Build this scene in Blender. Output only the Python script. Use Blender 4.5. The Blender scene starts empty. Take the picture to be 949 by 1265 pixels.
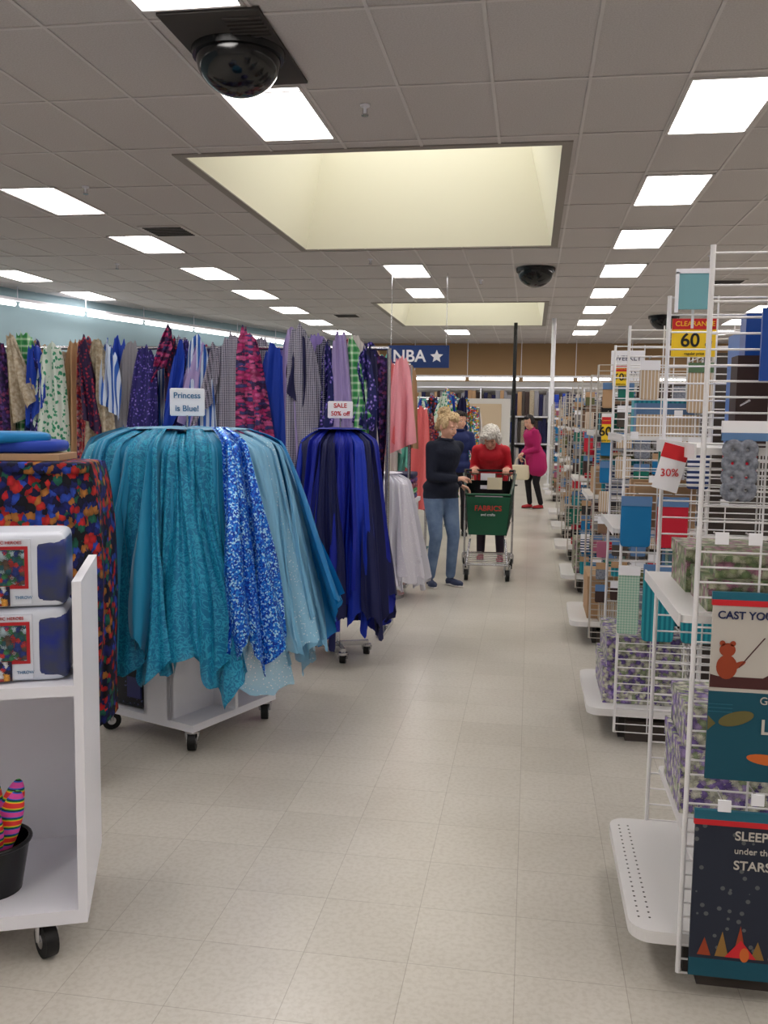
import bpy, math, random
from mathutils import Matrix, Vector, noise
random.seed(7)
sc=bpy.context.scene
R=math.radians
def lin(c):
    o=[]
    for x in c[:3]:
        x=x/255.0
        o.append(x/12.92 if x<=0.04045 else ((x+0.055)/1.055)**2.4)
    return (o[0],o[1],o[2],1.0)
_m={}
def M(name,col,rough=.65,metal=0.0,pat=None,cols=None,scale=10,alpha=1.0,emit=0,spec=.4,bump=0,sc3=(1,1,1),sheen=0):
    if name in _m: return _m[name]
    m=bpy.data.materials.new(name); m.use_nodes=True
    nt=m.node_tree; N=nt.nodes; L=nt.links
    b=N.get('Principled BSDF')
    b.inputs['Base Color'].default_value=lin(col)
    b.inputs['Roughness'].default_value=rough
    b.inputs['Metallic'].default_value=metal
    b.inputs['Specular IOR Level'].default_value=spec
    b.inputs['Alpha'].default_value=alpha
    if sheen: b.inputs['Sheen Weight'].default_value=sheen
    if emit:
        b.inputs['Emission Color'].default_value=lin(col); b.inputs['Emission Strength'].default_value=emit
    tc=N.new('ShaderNodeTexCoord'); mp=N.new('ShaderNodeMapping'); mp.inputs['Scale'].default_value=sc3
    L.new(tc.outputs['Object'],mp.inputs['Vector']); V=mp.outputs['Vector']
    def ramp(src,stops,interp='CONSTANT'):
        r=N.new('ShaderNodeValToRGB'); r.color_ramp.interpolation=interp
        e=r.color_ramp.elements
        while len(e)<len(stops): e.new(.5)
        for i,(p,c) in enumerate(stops): e[i].position=p; e[i].color=lin(c)
        L.new(src,r.inputs[0]); return r.outputs[0]
    if pat in('voro','sequin'):
        v=N.new('ShaderNodeTexVoronoi'); v.inputs['Scale'].default_value=scale
        if pat=='voro':
            nn=N.new('ShaderNodeTexNoise'); nn.inputs['Scale'].default_value=scale*1.2
            ad=N.new('ShaderNodeVectorMath'); ad.operation='MULTIPLY_ADD'; ad.inputs[1].default_value=(1.0/scale,)*3
            L.new(nn.outputs['Color'],ad.inputs[0]); L.new(V,ad.inputs[2]); L.new(ad.outputs[0],v.inputs['Vector'])
        else: L.new(V,v.inputs['Vector'])
        s=N.new('ShaderNodeSeparateColor'); L.new(v.outputs['Color'],s.inputs[0])
        n=len(cols); o=ramp(s.outputs[0],[(i/n,c) for i,c in enumerate(cols)])
        if pat=='voro':
            rr=N.new('ShaderNodeMapRange'); rr.inputs[1].default_value=.1; rr.inputs[2].default_value=.75; rr.inputs[3].default_value=1.15; rr.inputs[4].default_value=.45
            L.new(v.outputs['Distance'],rr.inputs[0])
            x=N.new('ShaderNodeVectorMath'); x.operation='SCALE'; L.new(o,x.inputs[0]); L.new(rr.outputs[0],x.inputs['Scale']); o=x.outputs[0]
        L.new(o,b.inputs['Base Color'])
        if pat=='sequin':
            bm=N.new('ShaderNodeBump'); bm.inputs['Strength'].default_value=.9; bm.inputs['Distance'].default_value=.01
            L.new(s.outputs[1],bm.inputs['Height']); L.new(bm.outputs[0],b.inputs['Normal'])
    elif pat=='floral':
        nn=N.new('ShaderNodeTexNoise'); nn.inputs['Scale'].default_value=scale*1.5
        ad=N.new('ShaderNodeVectorMath'); ad.operation='MULTIPLY_ADD'; ad.inputs[1].default_value=(.9/scale,)*3
        L.new(nn.outputs['Color'],ad.inputs[0]); L.new(V,ad.inputs[2])
        v=N.new('ShaderNodeTexVoronoi'); v.inputs['Scale'].default_value=scale; L.new(ad.outputs[0],v.inputs['Vector'])
        n=len(cols); o=ramp(v.outputs['Distance'],[(0.0+.16*i,c) for i,c in enumerate(cols)]+[(.16*n+.04,col)])
        L.new(o,b.inputs['Base Color'])
    elif pat in('plaid','stripe','stripex','check'):
        def wave(d,sc_):
            w=N.new('ShaderNodeTexWave'); w.bands_direction=d; w.inputs['Scale'].default_value=sc_; L.new(V,w.inputs['Vector']); return w.outputs['Fac']
        if pat=='check':
            ck=N.new('ShaderNodeTexChecker'); ck.inputs['Scale'].default_value=scale
            ck.inputs['Color1'].default_value=lin(col); ck.inputs['Color2'].default_value=lin(cols[0]); L.new(V,ck.inputs['Vector'])
            mp.inputs['Rotation'].default_value=(0,.785,0); mp.inputs['Scale'].default_value=(1,.001,1)
            L.new(ck.outputs[0],b.inputs['Base Color'])
        elif pat=='plaid':
            a=ramp(wave('X',scale),[(0,col),(.5,cols[0]),(.85,cols[1])]); c=ramp(wave('Z',scale),[(0,col),(.5,cols[0]),(.85,cols[1])])
            x=N.new('ShaderNodeMix'); x.data_type='RGBA'; x.inputs[0].default_value=.5
            L.new(a,x.inputs[6]); L.new(c,x.inputs[7]); L.new(x.outputs[2],b.inputs['Base Color'])
        else:
            n=len(cols)+1
            o=ramp(wave('Z' if pat=='stripe' else 'X',scale),[(i/n,c) for i,c in enumerate([col]+cols)])
            L.new(o,b.inputs['Base Color'])
    elif pat=='noise':
        nn=N.new('ShaderNodeTexNoise'); nn.inputs['Scale'].default_value=scale; nn.inputs['Detail'].default_value=4; L.new(V,nn.inputs['Vector'])
        o=ramp(nn.outputs['Fac'],[(.35,col),(.65,cols[0])],'LINEAR'); L.new(o,b.inputs['Base Color'])
    elif pat=='lace':
        nn=N.new('ShaderNodeTexNoise'); nn.inputs['Scale'].default_value=scale; nn.inputs['Detail'].default_value=2; nn.inputs['Distortion'].default_value=2.5; L.new(V,nn.inputs['Vector'])
        o=ramp(nn.outputs['Fac'],[(.40,col),(.5,cols[0]),(.56,col)],'LINEAR'); L.new(o,b.inputs['Base Color'])
    elif pat=='glitter':
        v=N.new('ShaderNodeTexVoronoi'); v.inputs['Scale'].default_value=scale; L.new(V,v.inputs['Vector'])
        o=ramp(v.outputs['Distance'],[(0,cols[0]),(.2,col)]); L.new(o,b.inputs['Base Color'])
    if bump:
        nn=N.new('ShaderNodeTexNoise'); nn.inputs['Scale'].default_value=bump; nn.inputs['Detail'].default_value=3; L.new(V,nn.inputs['Vector'])
        bm=N.new('ShaderNodeBump'); bm.inputs['Strength'].default_value=.4; bm.inputs['Distance'].default_value=.01
        L.new(nn.outputs['Fac'],bm.inputs['Height']); L.new(bm.outputs[0],b.inputs['Normal'])
    _m[name]=m; return m

class MB:
    def __init__(s): s.v=[];s.f=[];s.m=[];s.s=[];s.mats=[]
    def mi(s,mat):
        if mat not in s.mats: s.mats.append(mat)
        return s.mats.index(mat)
    def add(s,vs,fs,mat,Mx=None,smooth=False):
        o=len(s.v); k=s.mi(mat)
        for p in vs: s.v.append(tuple(Mx@Vector(p)) if Mx else tuple(p))
        for f in fs: s.f.append([i+o for i in f]); s.m.append(k); s.s.append(smooth)
    def box(s,c,d,mat,rot=None):
        x,y,z=d[0]/2,d[1]/2,d[2]/2
        vs=[(-x,-y,-z),(x,-y,-z),(x,y,-z),(-x,y,-z),(-x,-y,z),(x,-y,z),(x,y,z),(-x,y,z)]
        T=Matrix.Translation(c)
        if rot: T=T@rot
        s.add(vs,[(0,3,2,1),(4,5,6,7),(0,1,5,4),(1,2,6,5),(2,3,7,6),(3,0,4,7)],mat,T)
    def b2(s,a,b,mat): s.box([(a[i]+b[i])/2 for i in range(3)],[abs(b[i]-a[i]) for i in range(3)],mat)
    def rbox(s,c,d,mat,rot=None,k=.18):
        T=Matrix.Translation(c)
        if rot: T=T@rot
        vs=[];fs=[];nu,nv=24,12
        for j in range(nv+1):
            ph=-math.pi/2+math.pi*j/nv
            for i in range(nu):
                th=2*math.pi*i/nu
                e=lambda w:math.copysign(abs(w)**(k*2),w)
                vs.append((d[0]/2*e(math.cos(ph))*e(math.cos(th)),d[1]/2*e(math.cos(ph))*e(math.sin(th)),d[2]/2*e(math.sin(ph))))
        for j in range(nv):
            for i in range(nu):
                fs.append((j*nu+i,j*nu+(i+1)%nu,(j+1)*nu+(i+1)%nu,(j+1)*nu+i))
        s.add(vs,fs,mat,T,True)
    def cyl(s,p1,p2,r1,r2,mat,n=12,cap=True,smooth=True):
        p1=Vector(p1);p2=Vector(p2);d=p2-p1
        q=d.to_track_quat('Z','Y').to_matrix()
        vs=[]
        for p,r in((p1,r1),(p2,r2)):
            for i in range(n):
                a=2*math.pi*i/n; vs.append(p+q@Vector((r*math.cos(a),r*math.sin(a),0)))
        s.add(vs,[(i,(i+1)%n,n+(i+1)%n,n+i) for i in range(n)],mat,None,smooth)
        if cap: s.add(vs,[list(range(n))[::-1],list(range(n,2*n))],mat)
    def tube(s,pts,r,mat,n=8):
        for a,b in zip(pts[:-1],pts[1:]): s.cyl(a,b,r,r,mat,n)
        for p in pts[1:-1]: s.ell(p,(r,r,r),mat,8,6)
    def ell(s,c,r,mat,nu=16,nv=10,rot=None,z0=-1,z1=1):
        T=Matrix.Translation(c)
        if rot: T=T@rot
        vs=[];fs=[]
        p0=math.asin(z0);p1=math.asin(z1)
        for j in range(nv+1):
            ph=p0+(p1-p0)*j/nv
            for i in range(nu):
                th=2*math.pi*i/nu
                vs.append((r[0]*math.cos(ph)*math.cos(th),r[1]*math.cos(ph)*math.sin(th),r[2]*math.sin(ph)))
        for j in range(nv):
            for i in range(nu): fs.append((j*nu+i,j*nu+(i+1)%nu,(j+1)*nu+(i+1)%nu,(j+1)*nu+i))
        s.add(vs,fs,mat,T,True)
    def torus(s,c,Rr,r,mat,n=32,k=8,rot=None,sx=1,sy=1):
        T=Matrix.Translation(c)
        if rot: T=T@rot
        vs=[];fs=[]
        for i in range(n):
            a=2*math.pi*i/n
            for j in range(k):
                b=2*math.pi*j/k; q=Rr+r*math.cos(b); vs.append((q*math.cos(a)*sx,q*math.sin(a)*sy,r*math.sin(b)))
        for i in range(n):
            for j in range(k): fs.append((i*k+j,((i+1)%n)*k+j,((i+1)%n)*k+(j+1)%k,i*k+(j+1)%k))
        s.add(vs,fs,mat,T,True)
    def grid(s,fn,nu,nv,mat,smooth=True):
        vs=[fn(i/nu,j/nv) for j in range(nv+1) for i in range(nu+1)]
        fs=[(j*(nu+1)+i,j*(nu+1)+i+1,(j+1)*(nu+1)+i+1,(j+1)*(nu+1)+i) for j in range(nv) for i in range(nu)]
        s.add(vs,fs,mat,None,smooth)
    def obj(s,name,loc=(0,0,0),rz=0,parent=None):
        me=bpy.data.meshes.new(name); me.from_pydata(s.v,[],s.f)
        for m in s.mats: me.materials.append(m)
        me.polygons.foreach_set('material_index',s.m); me.polygons.foreach_set('use_smooth',s.s); me.update()
        o=bpy.data.objects.new(name,me); sc.collection.objects.link(o)
        o.location=loc; o.rotation_euler=(0,0,rz)
        if parent: o.parent=parent
        return o
def txt(body,size,mat,loc,parent=None,rz=0,name='lettering',bold=0.0,ex=.001,align='CENTER'):
    cu=bpy.data.curves.new(name,'FONT'); cu.body=body; cu.size=size; cu.align_x=align; cu.align_y='CENTER'; cu.extrude=ex; cu.offset=bold
    cu.materials.append(mat)
    o=bpy.data.objects.new(name,cu); sc.collection.objects.link(o)
    o.rotation_euler=(R(90),0,rz); o.location=loc
    if parent: o.parent=parent
    return o
# ---------------- camera
cd=bpy.data.cameras.new('camera'); cam=bpy.data.objects.new('camera',cd); sc.collection.objects.link(cam); sc.camera=cam
cd.sensor_fit='VERTICAL'; cd.sensor_height=36; cd.sensor_width=36; cd.lens=1120/1265*36; cd.clip_start=.05
cam.matrix_world=Matrix.Translation((0,0,1.55))@Matrix.Rotation(R(9.1),4,'Z')@Matrix.Rotation(R(90-5.8),4,'X')@Matrix.Rotation(R(.8),4,'Z')
sc.view_settings.view_transform='Standard'; sc.view_settings.exposure=0
w=bpy.data.worlds.new('world'); sc.world=w; w.use_nodes=True
w.node_tree.nodes['Background'].inputs[0].default_value=(.8,.9,1,1); w.node_tree.nodes['Background'].inputs[1].default_value=.3
H=3.9
# ---------------- common mats
white=M('white_laminate',(232,232,240),.4)
wwire=M('white_wire',(232,230,232),.35)
wmetal=M('white_metal',(222,220,220),.4)
black=M('black_rubber',(14,14,16),.5)
blackp=M('black_plastic',(18,18,20),.25)
chrome=M('chrome',(200,200,205),.2,1.0)
paper=M('white_card',(236,236,242),.6)
yellow=M('yellow_card',(245,205,40),.6)
redc=M('red_card',(200,30,40),.6)
navyt=M('navy_ink',(25,35,80),.6)
blackt=M('black_ink',(20,20,22),.6)
tan=M('tan_board',(176,142,108),.7)
# ---------------- floor
fm=bpy.data.materials.new('vinyl_floor_tile'); fm.use_nodes=True; nt=fm.node_tree;N=nt.nodes;L=nt.links;b=N['Principled BSDF']
tc=N.new('ShaderNodeTexCoord'); br=N.new('ShaderNodeTexBrick'); br.offset=0; br.squash=1
br.inputs['Scale'].default_value=1; br.inputs['Brick Width'].default_value=.305; br.inputs['Row Height'].default_value=.305
br.inputs['Mortar Size'].default_value=.0014; br.inputs['Mortar Smooth'].default_value=.3
br.inputs['Color1'].default_value=lin((203,198,189)); br.inputs['Color2'].default_value=lin((196,191,182)); br.inputs['Mortar'].default_value=lin((168,162,152))
L.new(tc.outputs['Object'],br.inputs['Vector'])
n1=N.new('ShaderNodeTexNoise'); n1.inputs['Scale'].default_value=60; n1.inputs['Detail'].default_value=5; L.new(tc.outputs['Object'],n1.inputs['Vector'])
n2=N.new('ShaderNodeTexNoise'); n2.inputs['Scale'].default_value=1.3; n2.inputs['Detail'].default_value=4; L.new(tc.outputs['Object'],n2.inputs['Vector'])
r1=N.new('ShaderNodeValToRGB'); r1.color_ramp.elements[0].position=.38; r1.color_ramp.elements[0].color=(.84,.82,.79,1); r1.color_ramp.elements[1].position=.56; r1.color_ramp.elements[1].color=(1,1,1,1); L.new(n1.outputs['Fac'],r1.inputs[0])
r2=N.new('ShaderNodeValToRGB'); r2.color_ramp.elements[0].position=.3; r2.color_ramp.elements[0].color=(.85,.84,.82,1); r2.color_ramp.elements[1].position=.65; r2.color_ramp.elements[1].color=(1,1,1,1); L.new(n2.outputs['Fac'],r2.inputs[0])
m1=N.new('ShaderNodeMix'); m1.data_type='RGBA'; m1.blend_type='MULTIPLY'; m1.inputs[0].default_value=.6; L.new(br.outputs['Color'],m1.inputs[6]); L.new(r1.outputs[0],m1.inputs[7])
m2=N.new('ShaderNodeMix'); m2.data_type='RGBA'; m2.blend_type='MULTIPLY'; m2.inputs[0].default_value=1; L.new(m1.outputs[2],m2.inputs[6]); L.new(r2.outputs[0],m2.inputs[7])
L.new(m2.outputs[2],b.inputs['Base Color']); b.inputs['Roughness'].default_value=.28; b.inputs['Specular IOR Level'].default_value=.45
mb=MB(); mb.b2((-12,-5,-.1),(12,28,0),fm)
mb.obj('floor')
# ---------------- ceiling
ctile=M('ceiling_tile',(190,184,183),.9,pat='noise',cols=[(203,198,197)],scale=90)
tbar=M('ceiling_tbar',(208,203,202),.5)
sx0,sx1=-3.17,.19; holes=[(8.1,12.6),(18.4,22.8)]
mb=MB()
mb.b2((-12,-5,H),(sx0,28,H+.05),ctile); mb.b2((sx1,-5,H),(12,28,H+.05),ctile)
ys=[-5]+[q for h in holes for q in h]+[28]
for i in range(0,len(ys),2): mb.b2((sx0,ys[i],H),(sx1,ys[i+1],H+.05),ctile)
mb.obj('ceiling')
mb=MB()
x=.995-.665*19
while x<12:
    if sx0-.1<x<sx1+.1:
        for i in range(0,len(ys),2): mb.b2((x-.012,ys[i],H-.008),(x+.012,ys[i+1],H-.001),tbar)
    elif x>-11.9: mb.b2((x-.012,-5,H-.008),(x+.012,28,H-.001),tbar)
    x+=.665
y=6.6-1.235*9
while y<28:
    if any(a<y<c for a,c in holes):
        mb.b2((-12,y-.012,H-.009),(sx0,y+.012,H-.0015),tbar); mb.b2((sx1,y-.012,H-.009),(12,y+.012,H-.0015),tbar)
    else: mb.b2((-12,y-.012,H-.009),(12,y+.012,H-.0015),tbar)
    y+=1.235
mb.obj('trim_ceiling_grid')
# walls
wl=M('wall_paint_blue_grey',(138,160,168),.8); wb=M('wall_paint_tan',(158,126,90),.8); ww=M('wall_paint_white',(205,202,198),.8)
a=(-11,12);c=(-5.6,28)
def wallseg(mb,a,c,z0,z1,t,mat):
    d=Vector((c[0]-a[0],c[1]-a[1],0)); n=Vector((-d.y,d.x,0)).normalized()*t
    A=Vector((a[0],a[1],0));C=Vector((c[0],c[1],0))
    vs=[A+Vector((0,0,z0)),C+Vector((0,0,z0)),C+n+Vector((0,0,z0)),A+n+Vector((0,0,z0)),A+Vector((0,0,z1)),C+Vector((0,0,z1)),C+n+Vector((0,0,z1)),A+n+Vector((0,0,z1))]
    mb.add(vs,[(0,3,2,1),(4,5,6,7),(0,1,5,4),(1,2,6,5),(2,3,7,6),(3,0,4,7)],mat)
mb=MB(); wallseg(mb,(-11,-5),a,0,H,.12,wl); wallseg(mb,a,c,0,H,.12,wl); mb.obj('wall_left')
mb=MB(); mb.b2((-12,28,0),(12,28.1,2.75),ww); mb.b2((-12,28,2.75),(12,28.1,H),wb); mb.obj('wall_back')
mb=MB(); mb.b2((12,-5,0),(12.1,28,H),ww); mb.obj('wall_right')
mb=MB(); mb.b2((-12,-5.1,0),(12,-5,H),ww); mb.obj('wall_front')
tube_e=M('fluorescent_tube',(255,253,248),.5,emit=4.5)
def valance(name,a,c,z,n):
    mb=MB(); A=Vector((a[0],a[1],z));C=Vector((c[0],c[1],z)); d=(C-A)/n
    for i in range(n):
        p=A+d*i+d*.04; q=A+d*(i+1)-d*.04
        mb.cyl(p,q,.04,.04,tube_e,8)
    mid=(A+C)/2
    mb.box(mid-Vector((0,0,-.08)),((C-A).length,.16,.05),white,Matrix.Rotation(math.atan2(d.y,d.x),4,'Z'))
    for i in range(n+1):
        p=A+d*i; mb.cyl(p+Vector((0,0,.1)),p+Vector((0,0,H-z)),.01,.01,white,6)
    mb.obj(name)
valance('fluorescent_strip_light',(-10.5,12.6),(-5.7,26.8),3.58,9)
valance('fluorescent_strip_light',(-5,26.9),(9,26.9),2.78,9)
# ceiling lights
lens=bpy.data.materials.new('light_lens'); lens.use_nodes=True; nt=lens.node_tree;N=nt.nodes;L=nt.links;b=N['Principled BSDF']
b.inputs['Base Color'].default_value=(.9,.9,.85,1); tc=N.new('ShaderNodeTexCoord'); 
sp=N.new('ShaderNodeSeparateXYZ'); L.new(tc.outputs['Object'],sp.inputs[0])
wv=N.new('ShaderNodeMath'); wv.operation='ABSOLUTE'; L.new(sp.outputs[0],wv.inputs[0])
mr=N.new('ShaderNodeMapRange'); mr.inputs[1].default_value=.0; mr.inputs[2].default_value=.3; mr.inputs[3].default_value=14.5; mr.inputs[4].default_value=9.8; L.new(wv.outputs[0],mr.inputs[0])
b.inputs['Emission Color'].default_value=lin((255,250,246)); L.new(mr.outputs[0],b.inputs['Emission Strength'])
mb=MB(); mb.b2((-.295,-.59,-.006),(.295,.59,-.002),lens)
for s_ in(-1,1):
    mb.b2((s_*.295,-.61,-.014),(s_*.32,.61,0),tbar); mb.b2((-.32,s_*.59,-.014),(.32,s_*.61,0),tbar)
first=mb.obj('ceiling_light',(1.32,7.30,H-.001)); lm=first.data
for rx in(-8.65,-5.25,-2.0,1.32,4.65,7.95):
    for k in range(-4,8):
        yy=7.22+2.47*k-(.12 if rx<0 else -.08)
        if rx==1.32 and k==0: continue
        if rx==-2.0 and any(a-.4<yy<c+.4 for a,c in holes): continue
        if rx==-8.65 and yy>18: continue
        if rx==-5.25 and yy>26: continue
        o=bpy.data.objects.new('ceiling_light',lm); sc.collection.objects.link(o); o.location=(rx,yy,H-.001)
# skylights
cream=M('skylight_well_cream',(238,235,220),.8); grey=M('skylight_trim',(150,144,138),.7)
glow=M('skylight_diffuser',(250,249,240),.6,emit=2.9)
for a,c in holes:
    mb=MB(); x0,x1,y0,y1=sx0,sx1,a,c; i=.45;h=1.8
    bt=[(x0,y0,H),(x1,y0,H),(x1,y1,H),(x0,y1,H)]; tp=[(x0+i,y0+i,H+h),(x1-i,y0+i,H+h),(x1-i,y1-i,H+h),(x0+i,y1-i,H+h)]
    mb.add(bt+tp,[(0,1,5,4),(1,2,6,5),(2,3,7,6),(3,0,4,7)],cream); mb.add(tp,[(0,1,2,3)],glow)
    t=.09
    mb.b2((x0-t,y0-t,H-.012),(x1+t,y0,H),grey);mb.b2((x0-t,y1,H-.012),(x1+t,y1+t,H),grey);mb.b2((x0-t,y0,H-.012),(x0,y1,H),grey);mb.b2((x1,y0,H-.012),(x1+t,y1,H),grey)
    mb.obj('skylight')
dark=M('smoked_dome',(10,10,12),.12,spec=.5); dplate=M('dark_plate',(60,56,54),.7)
def dome(x,y,r,plate=True):
    mb=MB()
    if plate:
        mb.b2((-.31,-.58,-.02),(.31,.58,-.003),dplate)
        for k in range(6): mb.b2((.06,-.5+k*.05,-.03),(.29,-.48+k*.05,-.02),dplate)
    mb.cyl((0,0,-.005),(0,0,-.06),r*1.12,r*1.08,blackp,32)
    mb.ell((0,0,-.06),(r,r,r*.85),dark,32,10,None,-1,0)
    mb.obj('security_camera_dome',(x,y,H-.003))
dome(-1.92,5.84,.27); dome(.0,14.4,.27,False); dome(2.8,20.9,.3,False)
def sprink(x,y):
    mb=MB(); mb.cyl((0,0,0),(0,0,-.012),.04,.035,white,16); mb.cyl((0,0,-.012),(0,0,-.07),.012,.012,white,8); mb.cyl((0,0,-.07),(0,0,-.078),.028,.028,chrome,12)
    for s_ in(-1,1): mb.cyl((s_*.014,0,-.03),(s_*.014,0,-.07),.004,.004,chrome,6)
    mb.obj('fire_sprinkler',(x,y,H-.004))
for p in[(-1.3,6.95),(-4.6,9.0),(2.3,9.0),(-2.4,13.4),(2.4,13.5),(-.9,15.5),(-6.4,13.5)]: sprink(*p)
def vent(x,y):
    mb=MB(); mb.b2((-.3,-.3,-.012),(.3,.3,0),tbar)
    for k in range(8): mb.b2((-.25,-.26+k*.068,-.02),(.25,-.235+k*.068,-.012),dplate)
    mb.obj('air_vent',(x,y,H-.004))
vent(-4.6,11.2); vent(-4.2,20.5); vent(3.1,16)
mb=MB(); mb.cyl((0,0,0),(0,0,H),.045,.045,blackp,12); mb.cyl((0,0,0),(0,0,.03),.15,.15,blackp,16); mb.obj('support_pole',(-.43,22.2,0))
mb=MB(); mb.cyl((0,0,0),(0,0,H),.05,.05,white,12); mb.cyl((0,0,0),(0,0,.03),.15,.15,white,16); mb.obj('support_pole',(.45,21.3,0))
def caster(mb,x,y,z,r=.045,a=0.0):
    rt=Matrix.Rotation(a,3,'Z'); ax=rt@Vector((.018,0,0)); C=Vector((x,y,r))
    mb.cyl(C-ax,C+ax,r,r,black,20); mb.cyl(C-ax*1.15,C+ax*1.15,r*.45,r*.45,chrome,12)
    for s_ in(-1,1): mb.cyl(C+ax*1.35*s_,Vector((x,y,z-.01))+ax*1.35*s_,.007,.012,chrome,6)
    mb.cyl((x,y,z-.015),(x,y,z),.03,.03,chrome,12)
# ================= fabric mats
F={}
F['turq']=M('turquoise_satin',(14,134,176),.45,sheen=.3)
F['turq2']=M('turquoise_lace',(8,114,156),.5,pat='lace',cols=[(44,164,198)],scale=20,alpha=.93)
F['aqua']=M('aqua_glitter_mesh',(84,172,202),.45,pat='glitter',cols=[(220,240,246)],scale=85,alpha=.85)
F['aqua2']=M('aqua_organza',(40,158,198),.35,alpha=.75)
F['teal']=M('teal_chiffon',(8,108,154),.5)
F['sequin']=M('blue_sequin',(30,90,190),.3,.4,pat='sequin',cols=[(16,80,200),(44,140,230),(10,56,165),(170,220,250),(22,106,215)],scale=140)
F['ice']=M('ice_blue_organza',(148,200,228),.4,alpha=.7,pat='glitter',cols=[(240,248,252)],scale=80)
F['ice2']=M('pale_blue_organza',(128,188,222),.35,alpha=.7)
F['icein']=M('pale_blue_lining',(104,170,208),.5)
F['cyan']=M('cyan_satin',(10,124,188),.4,alpha=.95)
F['royal']=M('royal_blue_satin',(6,26,146),.55); F['royal2']=M('cobalt_satin',(8,44,170),.55); F['navyf']=M('navy_satin',(6,14,70),.6)
F['tulle']=M('white_tulle',(222,222,234),.7,alpha=.8); F['tulle2']=M('white_tulle_dots',(232,230,242),.7,pat='glitter',cols=[(250,250,255)],scale=50,alpha=.85)
def drape(mb,r0,r1,a0,a1,zt,zb,nf,mat,seed,pts=1,hem=.25,amp=.05,tw=.10,sway=None,zmin=.06):
    rd=random.Random(seed); L_=zt-zb; pk_=[(k+rd.uniform(.25,.75))/pts for k in range(pts)]; sw=rd.uniform(-.14,.14) if sway is None else sway; ll=[rd.uniform(.55,1) for _ in pk_]; ll[rd.randrange(pts)]=1
    nz=lambda q,s_: noise.noise(Vector((q,seed*3.71,s_)))
    mid=(a0+a1)/2
    wd=.9/pts
    def fn(u,t):
        fold=2.0*nz(u*nf*2.2,1+.5*t)+1.0*nz(u*nf*5.5,9+.5*t)+.5*nz(u*nf*11,4+.8*t)*t
        r=r0+(r1-r0)*(t**.8)+fold*(.014+amp*t)
        if t<.07: r-=.13*(1-t/.07)**1.6
        spread=.62+.5*min(1,t*1.6)
        ang=mid+(a1-a0)*(u-.5)*spread+nz(u*nf*2.2+30,5+t)*tw*(.3+t)/max(r0,.2)*.9+sw*t*t
        tri=max(l*(1-min(1,abs(u-p)/wd)) for p,l in zip(pk_,ll))
        l=L_*(1-hem+hem*tri)+L_*.05*nz(u*9,2)
        z=zt-l*t
        if t<.07: z+=.012*(1-t/.07)
        return (r*math.cos(ang),r*math.sin(ang),max(z,zmin))
    mb.grid(fn,int(26*nf),34,mat)
# --- princess rack
RZ=R(-22)
mb=MB()
hw=.31
mb.b2((-hw,-hw,.1),(hw,hw,.135),white)
mb.b2((-.01,-.01,.135),(.01,hw,.5),white); mb.b2((-.01,-.01,.135),(hw,.01,.5),white); mb.b2((-hw,-hw,.5),(hw,hw,.52),white)
mb.b2((.0,-hw,.135),(.17,-hw+.02,.5),white); mb.b2((.15,-hw,.135),(.17,0,.5),white); mb.b2((.0,-hw,.135),(.02,0,.5),white)
for sx in(-1,1):
    for sy in(-1,1): caster(mb,sx*.27,sy*.27,.1,.046,.6*sx)
mb.cyl((0,0,.5),(0,0,1.5),.02,.02,chrome,12)
mb.torus((0,0,1.40),.34,.012,chrome)
for k in range(4):
    a=k*math.pi/2; mb.cyl((0,0,1.40),(.34*math.cos(a),.34*math.sin(a),1.40),.008,.008,chrome,6)
rack=mb.obj('fabric_display_rack',(-1.67,4.27,0),RZ)
mb=MB()
for i in range(12):
    ad=-200+i*30; drape(mb,.37,.47,R(ad-21)-RZ,R(ad+21)-RZ,1.47,.62,2.2,F['icein' if i in(5,6,7) else ['turq','teal','turq'][i%3]],i*17+2,2,.25,.035)
spec=[(-214,'teal',.60,.66,15),(-200,'turq',.60,.66,14),(-186,'turq',.60,.66,13),(-172,'aqua2',.60,.64,14),(-158,'aqua',.58,.62,15),(-144,'aqua',.56,.62,14),(-130,'turq',.54,.60,12),(-120,'turq2',.46,.58,15),(-107,'turq',.42,.58,12),(-96,'turq2',.30,.61,16),(-84,'turq',.40,.57,11),(-73,'turq2',.26,.61,15),(-61,'turq2',.40,.58,12),(-51,'turq',.36,.57,9),(-34,'ice2',.34,.60,13),(-43,'sequin',.38,.65,11),(-24,'ice',.28,.63,13),(-13,'ice2',.34,.65,13),(-4,'ice',.32,.68,12),(6,'ice2',.42,.70,12),(17,'cyan',.40,.72,14),(28,'cyan',.48,.74,14),(40,'turq',.45,.74,16),(58,'teal',.5,.70,16),(78,'aqua2',.5,.66,15),(98,'turq2',.5,.64,15),(120,'teal',.5,.64,15)]
for i,(ad,mt,zb,r1,hwd) in enumerate(spec):
    a=R(ad)-RZ; hwid=R(hwd); sq=mt=='sequin'
    drape(mb,.415+.014*(i%2)+(.03 if sq else 0),r1,a-hwid,a+hwid,1.485-.012*(i%3)+(.01 if sq else 0),zb,1.5+(i%2)*.7,F[mt],i*13+5,1+(i%3!=1),.30,.03 if sq else .045,.09,.02 if sq else None)
def topfn(u,t):
    a=u*2*math.pi; r=.04+.27*t; z=1.505-.012*t+.010*noise.noise(Vector((math.cos(a)*4,math.sin(a)*4,t)))
    return(r*math.cos(a),r*math.sin(a),z)
mb.grid(topfn,90,5,F['turq'])
mb.obj('draped_fabric_panels',parent=rack)
mb=MB(); mb.rbox((0,0,.11),(.29,.27,.21),M('dark_dotted_fleece',(16,18,34),.5,pat='glitter',cols=[(90,100,150)],scale=45),k=.12); mb.rbox((0,0,.235),(.27,.25,.05),blackp); mb.b2((.02,-.141,.06),(.11,-.132,.16),M('bundle_label',(40,45,110),.4))
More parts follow.
